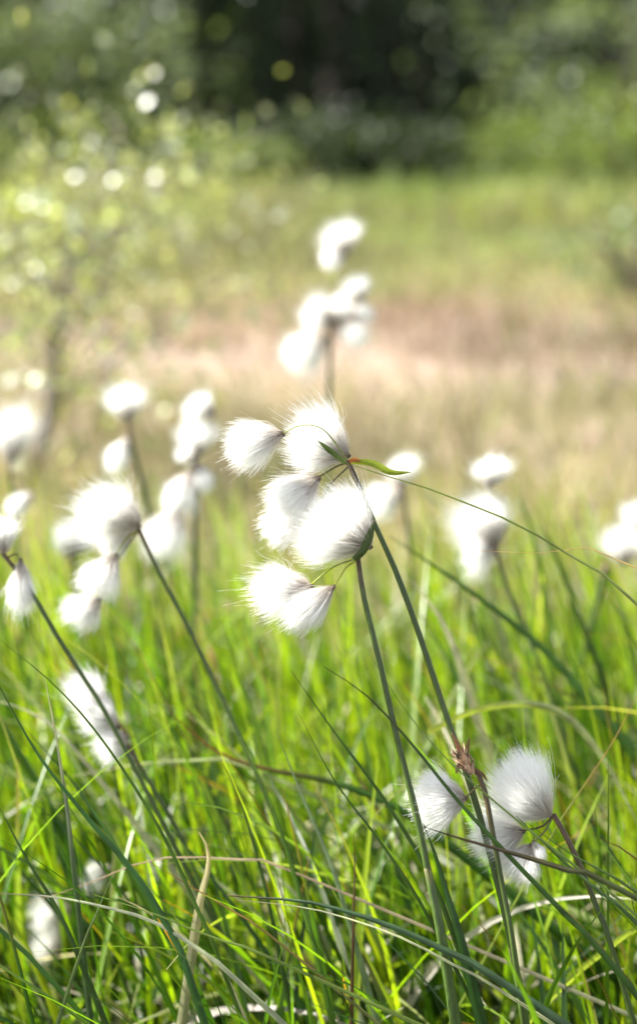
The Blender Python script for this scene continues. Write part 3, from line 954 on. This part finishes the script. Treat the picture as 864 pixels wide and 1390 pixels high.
TB('lower of two long green blades sweeping to the right edge from the right tufts', .79, [(700, 1108), (760, 1166), (810, 1208), (872, 1262)], 12, MG, (.09, .15, .05), fold=.4)
TB('pale arched blade bowing over to the right above the big right tuft', .93, [(868, 1124), (822, 1036), (772, 976), (719, 956), (647, 964), (580, 994)], 11, (.4, .4, .24), (.30, .33, .18), to_ground=False, roll=.5)
TB('broad dark green leaf at the foot of the central stem', .795, [(574, 1118), (590, 1160), (606, 1214), (634, 1310)], 20, DG, (.035, .09, .018), fold=.4)
TB('red tipped thin blade leaning in from the right edge above the arched blade', .86, [(868, 938), (828, 1013), (782, 1082), (740, 1150)], 4, (.30, .13, .03), (.18, .24, .03), tip_len=.25)
TB('blurred whitish dead leaf glinting behind the central stem', 1.02, [(556, 786), (580, 815), (602, 848), (630, 920)], 18, WHT, (.42, .42, .34), roll=.3, tip_len=.3)  # the dead leaf's glint is put into its whitish colour
TB('faint pale blurred blade leaning behind the right cotton grass', 1.2, [(566, 664), (600, 690), (632, 730), (660, 800)], 13, (.34, .36, .24), (.34, .36, .24))
TB('brown tipped green blade entering low at the right edge', .82, [(812, 1137), (835, 1150), (868, 1170)], 8, RUST, (.16, .2, .05), tip_len=.4)
TB('grey dead blade lying at the left edge behind the upright grey green blade', .95, [(-4, 952), (30, 962), (70, 985), (120, 1040)], 12, WHT, (.38, .38, .30), roll=.4)
TB('bleached blade bowing over to the right of the ragged torn tuft', .97, [(100, 1054), (140, 1046), (200, 1036), (290, 1034), (380, 1060)], 10, (.40, .36, .25), (.28, .32, .14), roll=.5)

# =================================================================== SAPLING ON THE LEFT
def shrub(name, label, cat, base, trunk_pts, limbs, leaf_pts, leaf_size, colours, weights, bark, mat=M_LEAF, group=None, flat=.2, r0=.012, r_end=.45):
    o = empty(name, base)
    tag(o, label, cat, group)
    parts = []
    for j, (pts, ra, rb) in enumerate([(trunk_pts, r0, r0 * r_end)] + limbs):
        path = smooth_path(pts, 12)
        v, f, t = tube_arrays(path, (ra - rb) * np.linspace(1, 0, 12) ** 1.5 + rb, 7)
        parts.append((v, [f, t]))
    v, f = join(parts[:1])
    tr = link_mesh('trunk', v, f, M_BARK, np.array(bark), parent=o, origin=base)
    for v, f in parts[1:]:
        link_mesh('branch', v, f, M_BARK, np.array(bark), parent=tr, origin=v[0])
    v, f, c = leaf_cloud(leaf_pts, leaf_size, colours, weights, flat=flat)
    link_mesh('foliage', v, f, mat, c, parent=o, origin=base, smooth=False)
    return o


def ground_at(px, py):
    """where the sight line through a place of the picture meets the ground"""
    dirn = at(px, py, 1.0) - CAM
    k = -CAM_H / dirn[2]
    return CAM + dirn * k


sb = ground_at(48, 668)
sd = sb[1]
sb[2] = float(ground_z(sb[0], sb[1])) - .01


def sap(px, py, dz=0.0):
    """a point of the sapling, on the upright plane through its trunk"""
    dirn = at(px, py, 1.0) - CAM
    return CAM + dirn * ((sd + dz) / dirn[1])


limbs, tips = [], []
fork = sap(68, 560)
crown_top = sap(105, 300)
for (px, py, dz, sx) in [(170, 170, 0, 1), (235, 300, .2, 1), (60, 200, .2, 1), (20, 300, -.1, 1), (300, 380, -.1, 1), (250, 200, .1, 1), (-60, 250, .1, 1), (130, 300, -.2, 1),
                         (180, 420, -.15, 1), (60, 420, .1, 1), (-30, 400, .2, 1), (380, 385, .15, 1), (110, 230, .3, 1), (200, 250, .25, 1), (300, 210, .35, 1), (-120, 330, 0, 1), (30, 470, -.1, 1), (140, 480, -.05, 1), (-40, 480, 0, 1), (220, 440, 0, 1)]:
    e = sap(px, py, dz)
    hgt = rng.uniform(0, 1)
    fk = fork * (1 - hgt) + crown_top * hgt                  # limbs leave the trunk at different heights
    m1 = fk * .55 + e * .45 + np.array([0, 0, .025])
    limbs.append(([fk, m1, e], .0030, .0011))
    for q in range(4):
        s = fk * (1 - .25 * (q + .7)) + e * .25 * (q + .7)
        e2 = s + rng.normal(0, 1, 3) * np.array([.08, .10, .06]) + np.array([0, 0, .03])
        limbs.append(([s, (s + e2) / 2 + np.array([0, 0, .01]), e2], .0018, .0009))
        tips.append(e2)
    tips.append(e)
tips = np.array(tips)
k = rng.integers(0, len(tips), 1500)
lp = tips[k] + rng.normal(0, 1, (1500, 3)) * np.array([.06, .09, .055])
shrub('birch_sapling', 'young blurred sapling with small shining yellow green leaves on the left', 'sapling', sb,
      [sb, sap(42, 640), sap(56, 600), fork, sap(80, 430), crown_top], limbs, lp, (.013, .024), [(.23, .26, .11), (.19, .23, .13), (.30, .31, .14), (.36, .40, .32)], [4, 3, 2, 4], (.17, .145, .13), r0=.019, r_end=.10, mat=M_GLOSS, flat=.0)  # palest leaf tone has the glints put into its colour

# =================================================================== SHRUBS AND WOOD
def bush(label, px, base_y, Y, w, h, dep, n, size, colours, weights, group='low shrubs along the edge of the wood', mat=M_LEAF, clumps=26, name='leafy_shrub'):
    x = (px - CX) / F * Y * 1.02
    base = np.array([x, Y, float(ground_z(x, Y))])
    limbs = []
    for q in range(7):
        e = base + np.array([rng.uniform(-.8, .8) * w, rng.uniform(-.7, .7) * dep, h * rng.uniform(.6, 1.25)])
        limbs.append(([base, base * .5 + e * .5 + np.array([0, 0, h * .15]), e], .012, .004))
    lp = clump_points(n, base + np.array([0, 0, h * .62]), (w, dep, h * .6), clumps, (w * .2, dep * .2, h * .13))
    lp[:, 2] = np.maximum(lp[:, 2], base[2] + .03)
    return shrub(name, label, 'shrub', base, [base - np.array([0, 0, .03]), base + np.array([.01, 0, h * .5]), base + np.array([0, .02, h])], limbs, lp, size, colours, weights, (.09, .07, .055), mat, group, flat=.5, r0=.02)


SG = [(.115, .15, .035), (.08, .115, .03), (.17, .20, .065)]
GREYG = [(.085, .11, .06), (.055, .08, .038), (.17, .20, .135)]
PALEG = [(.13, .165, .10), (.09, .125, .065), (.21, .25, .17)]  # pale leaf greens; on the wood's shrubs light dapples are put into them
DKG = [(.018, .030, .012), (.026, .042, .016), (.045, .065, .028)]  # near-black leaf greens, the wood's deep shade put into the colour
bush('sunlit green shrub on the slope at the right edge under the wood', 860, 250, 9.2, .75, .52, .5, 1500, (.035, .06), SG, [3, 3, 2])
bush('broad low sunlit shrub right of centre before the dark wood', 760, 270, 9.8, .8, .30, .5, 1500, (.035, .06), SG, [3, 3, 2])
bush('small rounded green shrub left of the dark gap in the wood', 330, 250, 8.8, .35, .26, .3, 700, (.03, .05), SG, [3, 3, 2])
bush('grey green willow shrub at the right edge above the pinkish band', 855, 430, 4.9, .26, .22, .25, 520, (.02, .035), PALEG, [3, 3, 2])
bush('pale shrub in the upper right corner with whitish leaves', 830, 120, 10.6, 1.0, 1.05, .6, 1800, (.04, .07), PALEG, [3, 2, 3])
bush('tall grey green shrub in the wood right of centre', 690, 100, 11.6, .6, 1.25, .5, 1300, (.04, .07), GREYG, [3, 3, 1])
bush('grey green shrub filling the upper left corner', 60, 120, 10.4, 1.0, 1.1, .6, 1800, (.04, .07), GREYG, [3, 3, 2])
bush('green shrub before the upper left wood right of the corner', 180, 140, 11.0, .55, 1.0, .5, 1200, (.04, .07), GREYG, [3, 4, 1])
bush('low shrub behind the sapling below the wood', 110, 220, 10.2, .9, .30, .5, 1400, (.035, .06), SG, [2, 4, 1])
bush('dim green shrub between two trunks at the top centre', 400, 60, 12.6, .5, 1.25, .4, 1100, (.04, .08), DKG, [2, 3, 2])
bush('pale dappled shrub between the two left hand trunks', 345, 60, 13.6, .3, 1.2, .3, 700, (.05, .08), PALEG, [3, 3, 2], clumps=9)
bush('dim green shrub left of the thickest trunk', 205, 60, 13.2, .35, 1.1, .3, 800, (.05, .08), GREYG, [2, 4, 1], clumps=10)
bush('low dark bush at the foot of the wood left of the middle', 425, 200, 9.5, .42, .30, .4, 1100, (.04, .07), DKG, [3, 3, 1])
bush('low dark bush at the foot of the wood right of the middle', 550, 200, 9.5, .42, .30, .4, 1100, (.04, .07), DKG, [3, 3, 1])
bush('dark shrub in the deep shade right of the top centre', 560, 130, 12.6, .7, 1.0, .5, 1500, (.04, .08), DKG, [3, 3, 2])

TREES = [(-1.0, 12.6, .17, 5.6, 'thickest dark trunk of the wood, standing over the sapling'),
         (-.47, 13.2, .075, 5.4, 'slim dark trunk just right of the thickest trunk'),
         (.60, 13.2, .11, 6.2, 'dark trunk at the top middle with deep shade at its foot'),
         (-2.35, 13.4, .10, 4.4, 'trunk standing in the upper left corner of the wood'),
         (-1.55, 13.8, .055, 4.6, 'thin trunk left of the thickest dark trunk'),
         (2.35, 13.6, .11, 4.6, 'trunk in the upper right corner behind the pale shrub'),
         (1.45, 14.4, .08, 5.4, 'slender trunk behind the tall grey green shrub'),
         (.15, 15.0, .13, 6.6, 'trunk deepest in the dark middle of the wood'),
         (3.9, 14.0, .16, 5.0, 'outermost trunk of the wood beyond the right edge'),
         (-4.4, 14.2, .16, 5.0, 'outermost trunk of the wood beyond the left edge')]
for (x, y, r, h, lab) in TREES:
    gz = float(ground_z(x, y))
    base = np.array([x, y, gz])
    o = empty('pine_tree', base)
    tag(o, lab, 'tree', 'trees of the wood behind the bog')
    parts = []
    top = base + np.array([rng.normal(0, .15), rng.normal(0, .15), h])
    path = smooth_path([base - np.array([0, 0, .1]), base + np.array([0, 0, .15]), base * .6 + top * .4 + rng.normal(0, .04, 3), top], 16)
    rad = np.interp(np.linspace(0, 1, 16), [0, .06, 1], [r * 1.35, r, r * .2])
    v, f, t = tube_arrays(path, rad, 12)
    tr = link_mesh('trunk', v, [f, t], M_BARK, np.array([.035, .028, .024]), parent=o, origin=base)
    cpts = []
    for q in range(26):
        zz = rng.uniform(max(1.7, h * .34), h * .97)
        p0 = base + (top - base) * (zz / h)
        aa = rng.uniform(0, 2 * np.pi)
        ln = (1.9 - 1.2 * zz / h) * rng.uniform(.6, 1.05)
        p1 = p0 + np.array([math.cos(aa) * ln, math.sin(aa) * ln, rng.uniform(-.2, .25)])
        v, f, t = tube_arrays(smooth_path([p0, (p0 + p1) / 2 + np.array([0, 0, .1]), p1], 8), np.linspace(.03, .008, 8), 6)
        link_mesh('limb', v, [f, t], M_BARK, np.array([.08, .06, .045]), parent=tr, origin=p0)
        m = 130
        s = rng.uniform(.25, 1.05, m)[:, None]
        cpts.append(p0 + (p1 - p0) * s + rng.normal(0, 1, (m, 3)) * np.array([.22, .22, .13]))
    v, f, c = leaf_cloud(np.concatenate(cpts), (.08, .16), [(.045, .075, .025), (.065, .10, .04), (.12, .15, .08)], [4, 3, 1], flat=.6)
    link_mesh('crown', v, f, M_CONIFER, c, parent=o, origin=base, smooth=False)

# the far wood, one mass behind the single trees
nc, per = 950, 70
cc = np.stack([rng.uniform(-9, 9, nc), rng.uniform(16, 21, nc), rng.uniform(0, 1, nc) ** 1.7 * 6.0 + .1], 1)
pal = np.array([(.035, .055, .025), (.06, .09, .035), (.11, .15, .07), (.20, .24, .14)])  # sunlit and dim clumps are put into the leaf colours
pick = rng.choice(4, nc, p=[.44, .32, .16, .08])
V_, Q_, T_, C_, off = [], [], [], [], 0
for j in range(4):
    cj = cc[pick == j]
    pts = np.repeat(cj, per, 0) + rng.normal(0, 1, (len(cj) * per, 3)) * np.array([.38, .36, .26])
    pts[:, 2] = np.maximum(pts[:, 2], 0) + ground_z(pts[:, 0], pts[:, 1])
    v, (q, t), c = leaf_cloud(pts, (.12, .24), [tuple(pal[j])], [1], flat=.4)
    V_.append(v); Q_.append(q + off); T_.append(t + off); C_.append(c)
    off += len(v)
v, f, c = np.concatenate(V_), [np.concatenate(Q_), np.concatenate(T_)], np.concatenate(C_)
fw = link_mesh('distant_wood', v, f, M_CONIFER, c, smooth=False)
tag(fw, 'dark leafy mass of the wood closing off the view', 'wood', kind='stuff')

# =================================================================== LIGHT, CAMERA, RENDER
world = bpy.data.worlds.new('World')
scene.world = world
world.use_nodes = True
nt = world.node_tree
bg = nt.nodes['Background']
sky = nt.nodes.new('ShaderNodeTexSky')
sky.sky_type = 'NISHITA'
sky.sun_disc = False
SUN_EL, SUN_AZ = math.radians(51), math.radians(-82)
sky.sun_elevation = SUN_EL
sky.sun_rotation = SUN_AZ
hz = nt.nodes.new('ShaderNodeHueSaturation')        # a bright, slightly veiled summer sky
hz.inputs['Saturation'].default_value = .35
nt.links.new(sky.outputs[0], hz.inputs['Color'])
nt.links.new(hz.outputs[0], bg.inputs['Color'])
bg.inputs['Strength'].default_value = .10
sl = bpy.data.lights.new('sun', 'SUN')
sl.energy = 5.0
sl.angle = math.radians(.5)
sl.color = (1, .96, .89)
so = bpy.data.objects.new('sun', sl)
COL.objects.link(so)
to_sun = Vector((math.sin(SUN_AZ) * math.cos(SUN_EL), math.cos(SUN_AZ) * math.cos(SUN_EL), math.sin(SUN_EL)))
so.rotation_euler = to_sun.to_track_quat('Z', 'Y').to_euler()
so.location = (-3, 3, 6)

cam = bpy.data.cameras.new('camera')
co = bpy.data.objects.new('camera', cam)
COL.objects.link(co)
co.location = CAM
co.rotation_euler = (math.pi / 2 - PITCH, 0, 0)
cam.sensor_fit = 'HORIZONTAL'
cam.sensor_width = 24
cam.lens = 60
cam.clip_start = .02
cam.clip_end = 600
cam.dof.use_dof = True
cam.dof.focus_distance = .795
cam.dof.aperture_fstop = 4.1
scene.camera = co

scene.render.engine = 'CYCLES'
cy = scene.cycles
cy.use_denoising = True
cy.denoiser = 'OPENIMAGEDENOISE'
cy.max_bounces = 14
cy.diffuse_bounces = 8
cy.transmission_bounces = 8
cy.glossy_bounces = 3
cy.sample_clamp_indirect = 6
cy.use_adaptive_sampling = False
vs = scene.view_settings
vs.view_transform = 'Standard'
vs.look = 'None'
vs.exposure = 1.75
vs.gamma = 1
vs.use_curve_mapping = False
